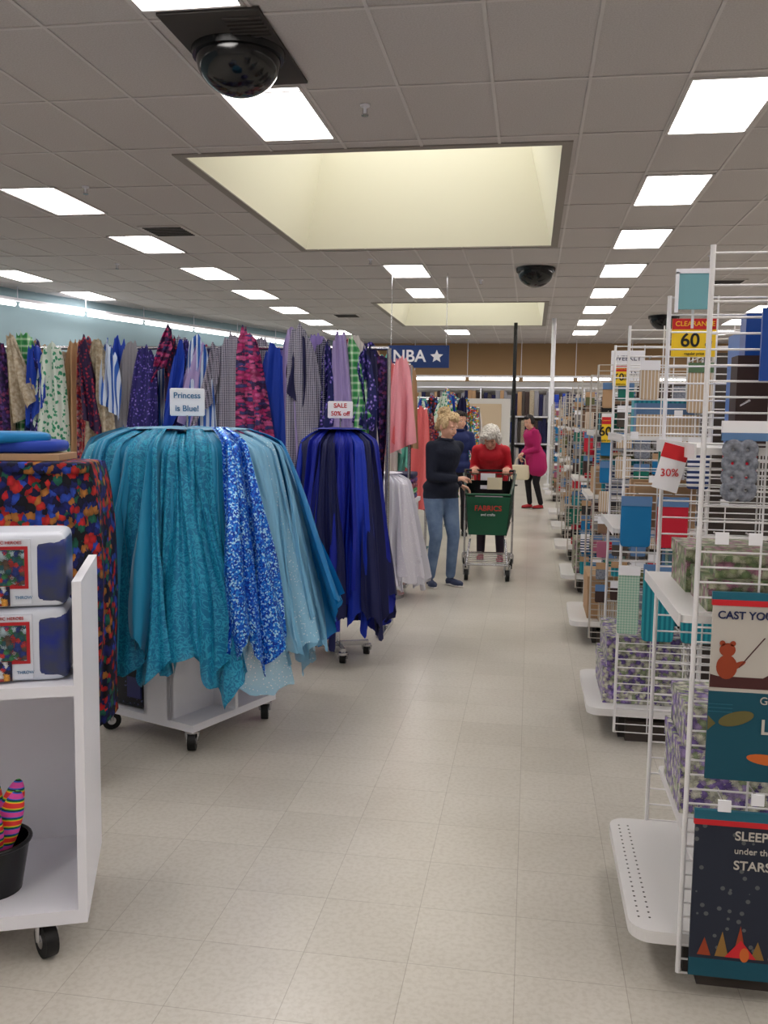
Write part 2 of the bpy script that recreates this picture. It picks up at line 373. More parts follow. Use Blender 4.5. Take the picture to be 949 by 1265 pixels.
mb.obj('folded_blanket_bundle',(-1.865,4.18,.137),RZ)
def cardsign(name,loc,w,h,lines,cm,tm,size,stick=.0,rz=0,frame=True):
    mb=MB(); mb.b2((-w/2,-.004,0),(w/2,.004,h),cm)
    if frame:
        for q in((-w/2,0),(w/2,0)): mb.cyl((q[0],0,0),(q[0],0,h),.005,.005,paper,6)
        mb.cyl((-w/2,0,h),(w/2,0,h),.005,.005,paper,6); mb.cyl((-w/2,0,0),(w/2,0,0),.005,.005,paper,6)
    if stick: mb.cyl((0,0,-stick),(0,0,0),.005,.005,chrome,6)
    o=mb.obj(name,loc,rz)
    n=len(lines)
    for i,l in enumerate(lines):
        txt(l,size,tm,(0,-.006,h-(i+.5)*h/n),o,bold=.0005)
    return o
blueink=M('blue_ink',(70,120,160),.6)
cardsign('display_sign',(-1.65,4.22,1.56),.16,.125,['Princess','is Blue!'],paper,blueink,.040,.07,R(9))
# --- royal blue rack
mb=MB(); mb.cyl((0,0,.02),(0,0,1.5),.02,.02,chrome,12); mb.torus((0,0,1.40),.16,.012,chrome)
for k in range(4):
    a=k*math.pi/2+.4; mb.cyl((0,0,1.40),(.16*math.cos(a),.16*math.sin(a),1.40),.008,.008,chrome,6); mb.box((.1*math.cos(a),.1*math.sin(a),.08),(.22,.03,.03),chrome,Matrix.Rotation(a,4,'Z')); caster(mb,.2*math.cos(a),.2*math.sin(a),.07,.03)
rack2=mb.obj('fabric_display_rack',(-1.22,5.74,0),0)
mb=MB()
for i in range(8):
    ad=i*45; drape(mb,.19,.24,R(ad-32),R(ad+32),1.47,.30,2.2,F['navyf' if i%2 else 'royal'],i*17+2,2,.2,.03)
for i in range(15):
    a=i*2*math.pi/15; drape(mb,.225,.30+.03*(i%3),a-R(20),a+R(20),1.485-.012*(i%2),.20-.04*(i%3),1.8,F[['royal','navyf','royal','royal2','navyf'][i%5]],i*7+3,1+i%2,.3,.045,.07,zmin=.12)
mb.grid(lambda u,t:((.03+.15*t)*math.cos(u*6.2832),(.03+.15*t)*math.sin(u*6.2832),1.498-.01*t*t),48,4,F['royal'])
mb.obj('draped_fabric_panels',parent=rack2)
cardsign('sale_sign',(-1.2,5.68,1.56),.15,.10,['SALE','50% off'],paper,redc,.040,.07,R(9))
# --- white tulle rack
mb=MB(); mb.cyl((0,0,.02),(0,0,1.1),.02,.02,chrome,12); mb.torus((0,0,1.02),.15,.01,chrome); mb.cyl((0,0,0),(0,0,.03),.2,.2,chrome,20)
rack3=mb.obj('tulle_display_rack',(-1.26,7.8,0)); mb=MB()
for i in range(12):
    a=i*2*math.pi/12; drape(mb,.21,.36,a-R(22),a+R(22),1.09-.015*(i%2),.05+.04*(i%3),1.6,F[['tulle','tulle2'][i%2]],i*5+1,2,.15,.045,.08,zmin=.05)
mb.grid(lambda u,t:((.02+.15*t)*math.cos(u*6.2832),(.02+.15*t)*math.sin(u*6.2832),1.105-.01*t*t),40,3,F['tulle2'])
mb.obj('draped_fabric_panels',parent=rack3)
# ================= long fabric racks
P={
'purp':M('f_purple_print',(70,30,110),.7,pat='voro',cols=[(60,30,100),(120,70,150),(30,20,70),(140,60,110),(90,60,140)],scale=44),
'gplaid':M('f_green_plaid',(40,130,70),.7,pat='plaid',cols=[(100,180,110),(210,230,205)],scale=6),
'navyfl':M('f_navy_floral',(22,28,90),.7,pat='floral',cols=[(200,180,225),(110,90,190)],scale=32),
'whgr':M('f_white_green_floral',(205,218,208),.7,pat='floral',cols=[(30,110,90),(60,150,110)],scale=26),
'redp':M('f_red_print',(150,28,40),.7,pat='voro',cols=[(150,35,50),(200,90,95),(60,40,90),(180,135,135),(170,50,70)],scale=50),
'royal':M('f_royal_solid',(24,62,170),.6),
'beige':M('f_beige_print',(190,178,158),.7,pat='noise',cols=[(150,134,110)],scale=40),
'navyp':M('f_navy_purple',(34,30,98),.7,pat='floral',cols=[(170,155,215),(84,66,160)],scale=44),
'redfl':M('f_red_floral',(40,20,60),.7,pat='floral',cols=[(200,60,85),(140,30,60)],scale=34),
'navy':M('f_navy_solid',(20,20,66),.7),
'bstripe':M('f_blue_stripe',(40,90,175),.7,pat='stripex',cols=[(200,212,230)],scale=9,sc3=(1,1,.6)),
'hound':M('f_grey_houndstooth',(176,172,188),.7,pat='check',cols=[(90,90,104)],scale=110),
'mag':M('f_magenta_multi',(190,30,110),.7,pat='voro',cols=[(180,40,110),(60,60,120),(205,90,145),(60,30,80),(190,60,120)],scale=34,sc3=(.5,.5,1.5)),
'lav':M('f_lavender_solid',(162,146,194),.65), 'lav2':M('f_light_purple',(136,118,182),.65),
'dots':M('f_navy_dots',(24,24,48),.7,pat='check',cols=[(130,130,152)],scale=95),
'cream':M('f_cream_solid',(206,198,196),.65), 'coral':M('f_coral_solid',(230,116,118),.65), 'pink':M('f_pink_solid',(235,158,168),.65),
'mint':M('f_mint_solid',(110,190,175),.65),'kids':M('f_kids_print',(60,140,200),.7,pat='voro',cols=[(230,60,60),(240,200,60),(50,130,200),(60,160,90),(240,240,240)],scale=30),
'kids2':M('f_kids_print_dark',(40,40,90),.7,pat='voro',cols=[(40,40,90),(20,20,30),(200,60,60),(70,110,190)],scale=30),
'grey':M('f_grey_solid',(140,138,145),.7),'tanf':M('f_tan_solid',(176,140,104),.7)}
def hang(mb,x,y,zt,zb,w0,w1,mat,seed,ax='x'):
    rd=random.Random(seed); sl=rd.uniform(-.14,.14); hm=rd.uniform(-.25,.25); lean=rd.uniform(-.1,.1)
    nz=lambda q,s_: noise.noise(Vector((q,seed*2.37,s_)))
    def fn(u,t):
        q=2*u-1; wd=w0+(w1-w0)*t**.55
        X=x+q*wd/2+sl*t+nz(u*3,4+t)*.07*t; Y=y+(nz(u*4.5,1+.9*t)*.12+nz(u*10,3+t)*.05)*(.35+.65*t)-.02*(1-q*q)
        Z=zt-(zt-zb)*t-abs(q+lean*4)**2*.05*(1-t)+hm*q*t+nz(u*6,8)*.06*(1-t)
        return (X,Y,Z)
    mb.grid(fn,26,16,mat)
def rackrow(name,loc,x0,x1,items,zt=2.13,zb=.45,seed=0,w=.2,rz=0):
    mb=MB()
    mb.cyl((x0,0,zt-.07),(x1,0,zt-.07),.014,.014,chrome,8)
    n=max(2,int((x1-x0)/1.2)+1)
    for i in range(n+1):
        x=x0+(x1-x0)*i/n
        mb.cyl((x,0,.03),(x,0,zt-.07),.016,.016,chrome,8); mb.box((x,0,.02),(.05,.5,.03),chrome)
    for i,(x,mt) in enumerate(items):
        rr=random.Random(seed+i)
        tp=zt+rr.uniform(-.08,.07); ww_=rr.uniform(.75,1.35)
        hang(mb,x-loc[0],-.05-.045*(i%3),tp,zb+rr.uniform(-.1,.1),w*.6*ww_,w*1.6*ww_,P[mt],seed+i)
        hang(mb,x-loc[0]+.03,.07+.04*(i%2),tp-.04,zb,w*.9,w*1.5,P[items[(i+3)%len(items)][1]],seed+i+99)
        if rr.random()<.45:
            hang(mb,x-loc[0]+rr.uniform(-.03,.03),-.13-.03*(i%2),tp-.02,tp-rr.uniform(.4,.75),w*.35,w*1.0,P[items[(i+5)%len(items)][1]],seed+i+321)
    return mb.obj(name,loc,rz)
lst=[(-40,'redp'),(-15,'navyfl'),(8,'purp'),(35,'gplaid'),(58,'navyfl'),(78,'whgr'),(100,'tanf'),(120,'redp'),(141,'beige'),(160,'royal'),(178,'grey'),(198,'navyp'),(222,'redfl'),(243,'navyp'),(262,'bstripe'),(283,'hound'),(301,'hound'),(321,'mag'),(350,'royal'),(369,'lav'),(385,'hound'),(398,'lav2'),(412,'dots'),(428,'lav'),(446,'cream'),(462,'navy')]
rackrow('hanging_fabric_rack',(-2.7,6.5,0),-1.9,1.68,[(-4.05+p/159.,m) for p,m in lst],seed=3,w=.18)
ks=list(P.keys())
def rnd(n,a,b,seed,pool=None):
    rr=random.Random(seed); pool=pool or ks
    return [(a+(b-a)*i/(n-1),rr.choice(pool)) for i in range(n)]
rackrow('hanging_fabric_rack',(-2.2,8.45,0),-1.6,1.08,rnd(11,-3.7,-1.75,5)+[(-1.55,'pink'),(-1.42,'cream'),(-1.30,'coral'),(-1.19,'pink')],2.13,1.3,50,.16)
rackrow('hanging_fabric_rack',(-5.8,8.6,0),-1.7,1.7,rnd(18,-7.4,-4.2,6),2.13,.5,80,.2)
rackrow('hanging_fabric_rack',(-5.9,11.3,0),-1.7,1.7,rnd(18,-7.5,-4.3,8),2.2,.5,90,.2)
rackrow('hanging_fabric_rack',(-2.4,10.6,0),-1.3,1.2,rnd(14,-3.6,-1.25,9,['kids','kids2','mint','grey','redp','navy','cream','coral']),1.75,.5,60,.18)
rackrow('hanging_fabric_rack',(-2.4,13.4,0),-1.3,1.2,rnd(14,-3.6,-1.25,11,['kids','kids2','mint','royal','whgr','cream']),1.95,.5,61,.2)
rackrow('hanging_fabric_rack',(-2.4,16.6,0),-1.3,1.2,rnd(14,-3.6,-1.25,12,['grey','bstripe','mint','navy','cream','kids']),2.0,.5,62,.2)
rackrow('hanging_fabric_rack',(-5.2,14.4,0),-1.3,1.2,rnd(12,-6.4,-4.1,13),2.1,.5,63,.2)
mb=MB(); mb.b2((-.4,-.3,.7),(.4,.3,.74),white)
for sx in(-1,1):
    for sy in(-1,1): mb.b2((sx*.36-.02,sy*.26-.02,0),(sx*.36+.02,sy*.26+.02,.7),white)
for i in range(5):
    for j in range(3): mb.rbox((-.26+j*.26,0,.765+i*.055),(.24,.5,.055),P[['purp','navy','kids2','gplaid','redp'][(i+j)%5]],k=.14)
mb.obj('folded_fabric_table',(-1.55,9.35,0))
# ================= fleece display
comic=M('comic_print_fleece',(20,26,60),.9,pat='voro',cols=[(14,18,56),(18,26,90),(12,16,44),(180,30,38),(24,94,76),(14,14,26),(170,110,50),(40,70,170),(20,30,100),(190,44,40)],scale=36)
comic2=M('comic_print_small',(20,26,60),.6,pat='voro',cols=[(190,40,40),(30,60,150),(220,220,225),(160,50,50),(210,150,60),(30,30,60)],scale=80)
grn=M('comic_window',(40,90,60),.4,pat='voro',cols=[(50,110,70),(30,50,120),(180,50,50),(90,70,60),(160,180,190),(30,80,90)],scale=70)
mb=MB()
mb.b2((-.4,-.1,.04),(.36,.14,.07),white); mb.b2((-.36,-.06,.07),(.32,.1,1.28),tan)
for sx in(-.34,.3):
    for sy in(-.06,.1): caster(mb,sx,sy,.05,.025)
def fle(u,t):
    pts=[(-.52,-.2),(.38,-.2),(.47,-.1),(.47,.2),(-.52,.2)]
    ln=[0,.90,1.035,1.335,2.325]; q=u*2.325; x,y=pts[-1]
    for i in range(4):
        if q<=ln[i+1]+1e-6:
            w_=(q-ln[i])/(ln[i+1]-ln[i]); x=pts[i][0]+(pts[i+1][0]-pts[i][0])*w_; y=pts[i][1]+(pts[i+1][1]-pts[i][1])*w_; break
    k=noise.noise(Vector((q*5,2,t*1.5)))
    x+=.05*k*t; y-=.09*noise.noise(Vector((q*7,7,t)))*(.3+.7*t)
    z=1.36-(1.10+.05*noise.noise(Vector((q*5,0,0))))*t
    sh=1-.08*(1-t)**8
    return (x*sh,y*sh,z)
mb.grid(fle,130,28,comic)
mb.rbox((-.03,0,1.345),(.93,.4,.05),comic,k=.12)
mb.box((-.05,.0,1.385),(.75,.28,.025),tan)
mb.rbox((-.05,.05,1.425),(.7,.3,.06),P['royal'],k=.2); mb.rbox((.1,.0,1.46),(.3,.24,.05),F['cyan'],k=.25,rot=Matrix.Rotation(.4,4,'Z')); mb.rbox((-.2,.02,1.46),(.3,.24,.05),P['kids2'],k=.25)
mb.obj('fleece_fabric_display',(-2.17,3.36,0),R(14))
# ================= left white cart
mb=MB(); Wd=.95;D=.5
mb.b2((-.025,0,.12),(0,D,1.10),white); mb.b2((-Wd,0,.12),(-Wd+.025,D,1.10),white)
mb.b2((-Wd,D-.02,.12),(0,D,.81),white)
mb.b2((-Wd+.025,0,.78),(-.025,D-.02,.81),white); mb.b2((-Wd+.025,0,.12),(-.025,D-.02,.16),white)
for x in(-.12,-Wd+.1):
    for y in(.06,D-.07): caster(mb,x,y,.12,.05,.5)
mb.obj('rolling_shelf_cart',(-1.2,2.28,0),R(22))
def shelfpt(x,y):
    a=R(22); return(-1.2+x*math.cos(a)-y*math.sin(a),2.28+x*math.sin(a)+y*math.cos(a))
clear=M('package_white',(215,220,232),.25); blueprint=M('package_blue_sheet',(24,44,130),.35,pat='noise',cols=[(60,66,90)],scale=14)
comlogo=M('package_red_logo',(180,30,40),.4)
for k in range(2):
    for j in range(3):
        X,Y=shelfpt(-.17-j*.27,.15)
        mb=MB(); mb.rbox((0,0,.104),(.25,.2,.208),clear,k=.09)
        mb.rbox((.085,-.012,.10),(.085,.18,.19),blueprint,k=.12)
        mb.b2((-.115,-.104,.012),(.035,-.097,.192),clear); mb.b2((-.075,-.107,.055),(.028,-.103,.172),comlogo); mb.b2((-.066,-.109,.064),(.019,-.106,.163),grn)
        mb.b2((-.11,-.110,.008),(-.02,-.103,.062),comic2)
        mb.rbox((0,0.0,.201),(.22,.16,.014),clear,k=.1)
        o=mb.obj('boxed_throw_blanket',(X,Y,.811+k*.21),R(22))
        txt('COMIC HEROES',.012,comlogo,(-.03,-.1055,.182),o)
        txt('THROW',.012,blueink,(.015,-.1065,.03),o)
mb=MB()
mb.cyl((0,0,.005),(0,0,.15),.08,.105,blackp,24,False); mb.cyl((0,0,.0),(0,0,.01),.08,.08,blackp,24); mb.torus((0,0,.15),.105,.007,blackp)
mb.obj('slipper_bin',(*shelfpt(-.28,.17),.161))
rb=M('rainbow_stripe',(240,60,60),.6,pat='stripe',cols=[(250,200,40),(60,180,80),(20,20,24),(40,110,210),(230,80,170)],scale=6)
mb=MB()
for i in range(6):
    a=i*1.05; mb.ell((.05*math.cos(a),.05*math.sin(a),.19),(.038,.024,.12),rb,16,12,Matrix.Rotation(.35*math.cos(a),4,'Y')@Matrix.Rotation(-.35*math.sin(a),4,'X'))
mb.obj('striped_slippers',(*shelfpt(-.28,.17),.165))
cardsign('display_sign',(-3.9,5.6,2.18),.17,.12,[' ',' '],paper,blueink,.04,.9)
# ================= right gondolas
def pk(mb,x,z0,z1,wd,y,mat,header=None):
    mb.rbox((x,y-.012,(z0+z1)/2),(wd,.02,z1-z0),mat,k=.1)
    if header: mb.b2((x-wd/2,y-.026,z1-.025),(x+wd/2,y-.01,z1+.02),header)
    mb.cyl((x,y+.03,z1+.03),(x,y-.05,z1+.035),.003,.003,chrome,6)
core=M('gondola_core',(74,66,62),.8); wirefar=M('cream_wire',(190,184,176),.4)
def gondola(Y0,zt=2.0,ln=1.7,det=False,tk=.72):
    mb=MB(); X0=.44; wm_=wwire if Y0<5 else wirefar
    def wirepanel(p,d,L_,z0,z1,st):
        p=Vector(p);d=Vector(d)
        z=z0
        while z<=z1+.001:
            mb.cyl(p+Vector((0,0,z)),p+d*L_+Vector((0,0,z)),.003,.003,wm_,5,False); z+=st
        n=max(1,round(L_/.15))
        for i in range(n+1): 
            q=p+d*(L_*i/n); r=.007 if i in(0,n) else .003
            mb.cyl(q+Vector((0,0,z0)),q+Vector((0,0,z1)),r,r,wm_,6)
    st=.04 if Y0<7 else .06
    wirepanel((X0,0,0),(1,0,0),ln,.06,zt,st)
    wirepanel((X0,tk,0),(1,0,0),ln,.06,zt-.03,st*1.4)
    wirepanel((.82,.02,0),(0,1,0),tk-.04,.2,zt-.02,st)
    def deck(z,xf,th,rad):
        pts=[(.82,.0),(xf+rad,.0)]
        for k in range(7):
            a=-math.pi/2-math.pi/2*k/6; pts.append((xf+rad+rad*math.cos(a),rad+rad*math.sin(a)))
        for k in range(7):
            a=math.pi-math.pi/2*k/6; pts.append((xf+rad+rad*math.cos(a),tk-rad+rad*math.sin(a)))
        pts.append((.82,tk)); n=len(pts)
        vs=[(x,y,z-th) for x,y in pts]+[(x,y,z) for x,y in pts]
        mb.add(vs,[list(range(n)),list(range(2*n-1,n-1,-1))]+[(i,(i+1)%n,n+(i+1)%n,n+i) for i in range(n)],wmetal)
    deck(.17,.31,.035,.06)
    if det:
        deck(.37,.47,.015,.02)
        for i in range(22):
            for j in range(2): mb.cyl((.34+j*.03,.07+i*.028,.1695),(.34+j*.03,.07+i*.028,.1706),.0035,.0035,dplate,6)
    mb.b2((.5,.05,0),(1.9,tk-.05,.1),core) ; mb.b2((.47,.1,.0),(.5,tk-.1,.13),dplate)
    deck(1.05,.40,.02,.02); deck(1.49,.42,.018,.02)
    mb.b2((.398,.0,1.02),(.403,tk,1.055),wmetal); mb.b2((.418,0,1.46),(.423,tk,1.5),wmetal)
    for x in(.5,2.0): mb.cyl((x,.36,0),(x,.36,.06),.02,.02,black,8)
    mb.b2((.85,.3,.1),(2.13,.42,zt-.1),core)
    return mb.obj('wire_gondola_shelf',(0,Y0,0))
GY=[2.44,4.4,6.35,8.3,10.25,12.2,14.15,18.0,20.0]
for i,g in enumerate(GY): gondola(g,2.0-(.06 if i>1 else 0),1.7,i==0)
lil=M('lilac_floral_box',(200,200,180),.5,pat='voro',cols=[(140,116,185),(214,214,196),(106,86,156),(150,165,130),(215,212,200),(170,150,200),(205,205,185)],scale=50)
grf=M('green_floral_box',(150,160,120),.5,pat='voro',cols=[(150,160,120),(190,190,165),(170,120,140),(110,130,90),(175,175,150)],scale=50)
mintg=M('mint_pattern_pack',(140,180,160),.5,pat='check',cols=[(185,204,192)],scale=110)
def giftbox(loc,w,d,h,mat,rz=0):
    mb=MB(); mb.b2((-w/2,-d/2,0),(w/2,d/2,h*.8),mat); mb.b2((-w/2-.004,-d/2-.004,h*.7),(w/2+.004,d/2+.004,h),mat)
    mb.obj('floral_gift_box',loc,rz)
for loc,w,d,h,m_ in[((.62,2.93,.371),.28,.32,.2,lil),((.62,2.92,.572),.26,.28,.13,lil),
  ((.58,4.75,.171),.38,.5,.18,lil),((.58,4.74,.352),.35,.46,.15,lil),((.61,2.62,1.051),.26,.26,.09,grf),((.61,2.92,1.051),.28,.28,.13,grf),((.61,2.62,1.142),.22,.22,.06,grf),
  ((.6,6.7,.171),.34,.45,.3,tan),((.6,8.65,.171),.34,.45,.3,grf),((.6,6.7,1.051),.3,.4,.18,tan)]: giftbox(loc,w,d,h,m_)
tealb=M('pale_teal_board',(112,165,172),.5); bluepk=M('blue_package',(24,70,150),.3); darkb=M('dark_brown_box',(56,38,36),.6)
mb=MB()
mb.b2((-.09,-.28,0),(.2,-.2,.24),darkb); mb.b2((-.05,-.17,0),(.2,-.1,.36),bluepk); mb.b2((.0,-.05,0),(.2,.08,.3),darkb); mb.b2((.0,.12,0),(.2,.3,.34),M('blue_bright_box',(30,100,180),.3))
mb.obj('boxed_craft_kits',(.62,2.8,1.491))
mb=MB(); mb.b2((-.05,-.006,0),(.05,.006,.12),tealb); mb.b2((-.06,-.008,.115),(.06,.008,.13),paper); mb.b2((-.06,-.008,-.01),(-.05,.008,.12),paper); mb.b2((-.004,.008,-.06),(.004,.014,.1),wwire); mb.obj('aisle_marker_board',(.515,3.15,1.925))
red_pk=M('red_felt_pack',(190,26,50),.5); blu_pk=M('blue_felt_pack',(10,110,165),.5); grn_pk=M('green_felt_pack',(10,105,90),.5); brs=M('brush_pack',(195,170,140),.5,pat='stripex',cols=[(150,115,80),(220,215,208)],scale=20); teal_t=M('teal_ribbon_pack',(10,115,135),.5,pat='stripex',cols=[(40,150,165)],scale=14); greyrope=M('grey_rope_skein',(98,102,114),.8,pat='noise',cols=[(140,144,155)],scale=90)
hdr=M('header_card',(90,125,170),.5); chev=M('chevron_pack',(30,50,100),.5,pat='stripe',cols=[(225,225,232)],scale=13)
mb=MB(); y=-.012
pk(mb,.535,1.66,1.82,.09,y,brs,paper); pk(mb,.76,1.60,1.81,.11,y,brs,M('green_header',(90,120,90),.5)); pk(mb,.64,1.25,1.47,.1,y,grn_pk,paper); pk(mb,.77,1.25,1.47,.1,y,chev,paper)
pk(mb,.50,.97,1.19,.14,y,blu_pk,hdr); pk(mb,.665,.97,1.19,.14,y,red_pk,hdr); pk(mb,.48,.55,.86,.1,y,mintg,paper); pk(mb,.62,.52,.87,.15,y,teal_t,hdr); pk(mb,.80,.52,.87,.15,y,teal_t,hdr)
pk(mb,.95,1.3,1.5,.15,y,red_pk,hdr); pk(mb,1.0,1.62,1.84,.15,y,grn_pk,hdr)
for q in((.66,1.6),(.47,1.5),(.9,1.55),(.56,1.3),(.88,1.2)): mb.cyl((q[0],y+.03,q[1]),(q[0],y-.08,q[1]),.003,.003,chrome,6); mb.b2((q[0]-.018,y-.086,q[1]-.02),(q[0]+.018,y-.08,q[1]+.012),paper)
mb.obj('hanging_craft_packages',(0,4.4,0))
mb=MB(); y=-.012
for j,xx in enumerate((.505,.54)):
    for i in range(4): mb.torus((xx,y-.025,1.385+i*.034),.014,.011,greyrope,16,8,Matrix.Rotation(R(90),4,'X'),1.1,1.2)
mb.b2((.475,y-.03,1.51),(.60,y-.02,1.56),paper); mb.b2((.475,y-.0305,1.51),(.60,y-.02,1.53),hdr); mb.cyl((.53,y+.03,1.6),(.53,y-.06,1.61),.003,.003,chrome,6)
mb.b2((.62,y-.03,1.33),(.75,y-.01,1.55),M('charcoal_skein',(50,54,66),.8)); 
for q in((.48,1.27),(.56,1.27),(.66,1.27),(.60,.60),(.52,.578)):
    mb.cyl((q[0],y+.03,q[1]),(q[0],y-.07,q[1]),.003,.003,chrome,6); mb.b2((q[0]-.016,y-.076,q[1]-.018),(q[0]+.016,y-.07,q[1]+.012),paper)
mb.b2((.56,y-.02,1.66),(.8,y-.01,1.84),bluepk)
mb.obj('hanging_craft_packages',(0,2.44,0))
pool=[red_pk,blu_pk,grn_pk,brs,teal_t,greyrope,chev,tan,brs,tan,M('pink_pack',(160,90,115),.5),M('brown_pack',(96,72,56),.6),M('olive_pack',(96,98,62),.6),darkb,darkb,hdr,M('brown_pack2',(128,100,80),.6),M('grey_pack',(130,128,130),.6),core,M('black_pack',(34,32,36),.5)]
for gi,g in enumerate(GY[2:]):
    rr=random.Random(gi+40); mb=MB()
    x=.47
    while x<2.05:
        wd=rr.uniform(.06,.11); z=1.80
        while z>.3:
            h=rr.uniform(.08,.16); 
            if rr.random()<.9: pk(mb,x+wd/2,z-h,z,wd,-.012,rr.choice(pool),rr.choice([paper,hdr,None,None,tan]))
            z-=h+.055
        x+=wd+.018
    for zz in(.171,1.051,1.491):
        yy=.05
        while yy<.58:
            d=rr.uniform(.06,.12); h=rr.uniform(.12,.26); mb.b2((.48+rr.uniform(0,.05),yy,zz+.002),(.78,yy+d,zz+h),rr.choice(pool)); yy+=d+.012
    z=.98
    while z>.4:
        yy=.06
        while yy<.6:
            mb.b2((.70,yy,z-.14),(.80,yy+.09,z),rr.choice(pool)); yy+=.105
        z-=.17
    mb.obj('craft_supply_packages',(0,g,0))
rr=random.Random(8); mb=MB()
for zz in(1.051,1.491):
    yy=.05
    while yy<.58:
        d=rr.uniform(.07,.13); h=rr.uniform(.1,.22); mb.b2((.5,yy,zz),(.78,yy+d,zz+h),rr.choice([teal_t,tan,brs,hdr,grf,darkb,core])); yy+=d+.012
for z in(.95,.75):
    for k in range(5): mb.b2((.70,.06+k*.115,z-.17),(.80,.155+k*.115,z),rr.choice([mintg,teal_t,tan,blu_pk,darkb]))
mb.obj('craft_supply_packages',(0,4.4,0))
def clearance(x,y,z,w=.2,h=.17,pct='60'):
    mb=MB(); mb.b2((-w/2,-.003,0),(w/2,.003,h),yellow); mb.b2((-w/2,-.005,h*.72),(w/2,-.002,h),redc)
    o=mb.obj('clearance_sign',(x,y,z)); txt('CLEARANCE',w*.155,yellow,(0,-.0065,h*.86),o); txt(pct,h*.5,blackt,(-w*.1,-.0055,h*.42),o,bold=.0015); txt('%\noff',h*.18,blackt,(w*.3,-.0055,h*.42),o)
    txt('regular price',h*.1,blackt,(0,-.0055,h*.08),o)
clearance(.72,4.34,1.855); clearance(.58,6.29,1.80,.10,.13); clearance(.5,6.29,1.42,.06,.17,'60')
mb=MB(); rt_=Matrix.Rotation(.25,4,'Y'); mb.box((0,0,0),(.07,.003,.13),paper,rt_); mb.box((.010,-.001,.042),(.07,.0032,.04),redc,rt_); o=mb.obj('price_tag',(.385,2.60,1.43)); t_=txt('30%',.03,redc,(-.004,-.004,-.015),o)
# garden flags
tealf=M('teal_flag',(8,74,92),.7); cfl=M('cream_flag',(190,184,176),.7); nightf=M('night_flag',(32,38,54),.7,pat='glitter',cols=[(90,92,94)],scale=34); hd=M('teal_header',(20,96,118),.4)
brown=M('bear_brown',(150,60,30),.7); canoe=M('canoe_dark',(70,30,30),.7); orange=M('flag_orange',(200,100,40),.7); pine=M('pine_tan',(140,104,50),.7); fish=M('fish_brown',(100,92,50),.7)
def disc(mb,pts,y,mat): mb.add([(x,y,z) for x,z in pts],[list(range(len(pts)))],mat)
def ov(cx,cz,rx,rz_,n=20,rot=0): return [(cx+rx*math.cos(2*math.pi*i/n)*math.cos(rot)-rz_*math.sin(2*math.pi*i/n)*math.sin(rot),cz+rx*math.cos(2*math.pi*i/n)*math.sin(rot)+rz_*math.sin(2*math.pi*i/n)*math.cos(rot)) for i in range(n)]
mb=MB()
mb.b2((0,-.004,.0),(.34,.004,.235),tealf); mb.b2((0,-.004,.235),(.34,.004,.48),cfl); mb.b2((-.003,-.007,.46),(.343,.006,.475),redc); mb.b2((-.003,-.006,.475),(.343,.006,.495),hd)
disc(mb,[(0.0,.245),(.15,.245),(.17,.30),(.13,.275),(.02,.275),(-.0,.28)],-.0055,canoe)
disc(mb,ov(.04,.30,.026,.032),-.0058,brown); disc(mb,ov(.04,.345,.02,.018),-.0062,brown); disc(mb,ov(.027,.362,.007,.007),-.0062,brown); disc(mb,ov(.053,.362,.007,.007),-.0062,brown); disc(mb,ov(.055,.30,.035,.008,20,.5),-.0066,brown)
mb.cyl((.07,-.006,.30),(.13,-.006,.38),.0015,.0015,canoe,4); disc(mb,ov(.18,.33,.035,.04),-.0058,orange)
disc(mb,ov(.07,.165,.045,.018,20,.3),-.0055,fish); disc(mb,[(.02,.15),(.0,.17),(.0,.13)],-.0055,fish); disc(mb,ov(.15,.06,.05,.014,20,-.1),-.0055,orange); disc(mb,[(.2,.055),(.22,.075),(.22,.035)],-.0055,orange)
for k in range(3): mb.b2((.0,-.0055,.20-.01*k),(.06,-.0045,.202-.01*k),hd)
o=mb.obj('garden_flag',(.475,2.398,.63))
txt('CAST YOUR LINE',.028,navyt,(.012,-.0065,.435),o,align='LEFT',bold=.0005); txt('AND',.026,navyt,(.14,-.0065,.40),o,align='LEFT'); txt('Go',.028,cfl,(.125,-.0065,.215),o,align='LEFT'); txt('LAKE',.055,cfl,(.13,-.0065,.145),o,align='LEFT',bold=.0008)
mb=MB(); mb.b2((0,-.004,0),(.34,.004,.455),nightf); mb.b2((0,-.0045,0),(.34,.0045,.05),tealf); mb.b2((-.003,-.006,.42),(.343,.006,.435),redc); mb.b2((-.003,-.006,.435),(.343,.006,.46),hd)
for i in range(7):
    x=.02+i*.045; h=.05+.02*(i%3); disc(mb,[(x,.06),(x+.035,.06),(x+.0175,.06+h)],-.0055,pine if i%2 else brown)
disc(mb,[(.09,.06),(.17,.06),(.13,.11)],-.006,redc); disc(mb,ov(.27,.17,.04,.04),-.0058,cfl); disc(mb,ov(.14,.07,.012,.02),-.0064,orange)
o=mb.obj('garden_flag',(.458,2.398,.085)); txt('SLEEP',.034,cfl,(.10,-.0065,.395),o,align='LEFT',bold=.0004); txt('under the',.024,cfl,(.10,-.0065,.355),o,align='LEFT'); txt('STARS',.034,cfl,(.10,-.0065,.315),o,align='LEFT',bold=.0004)
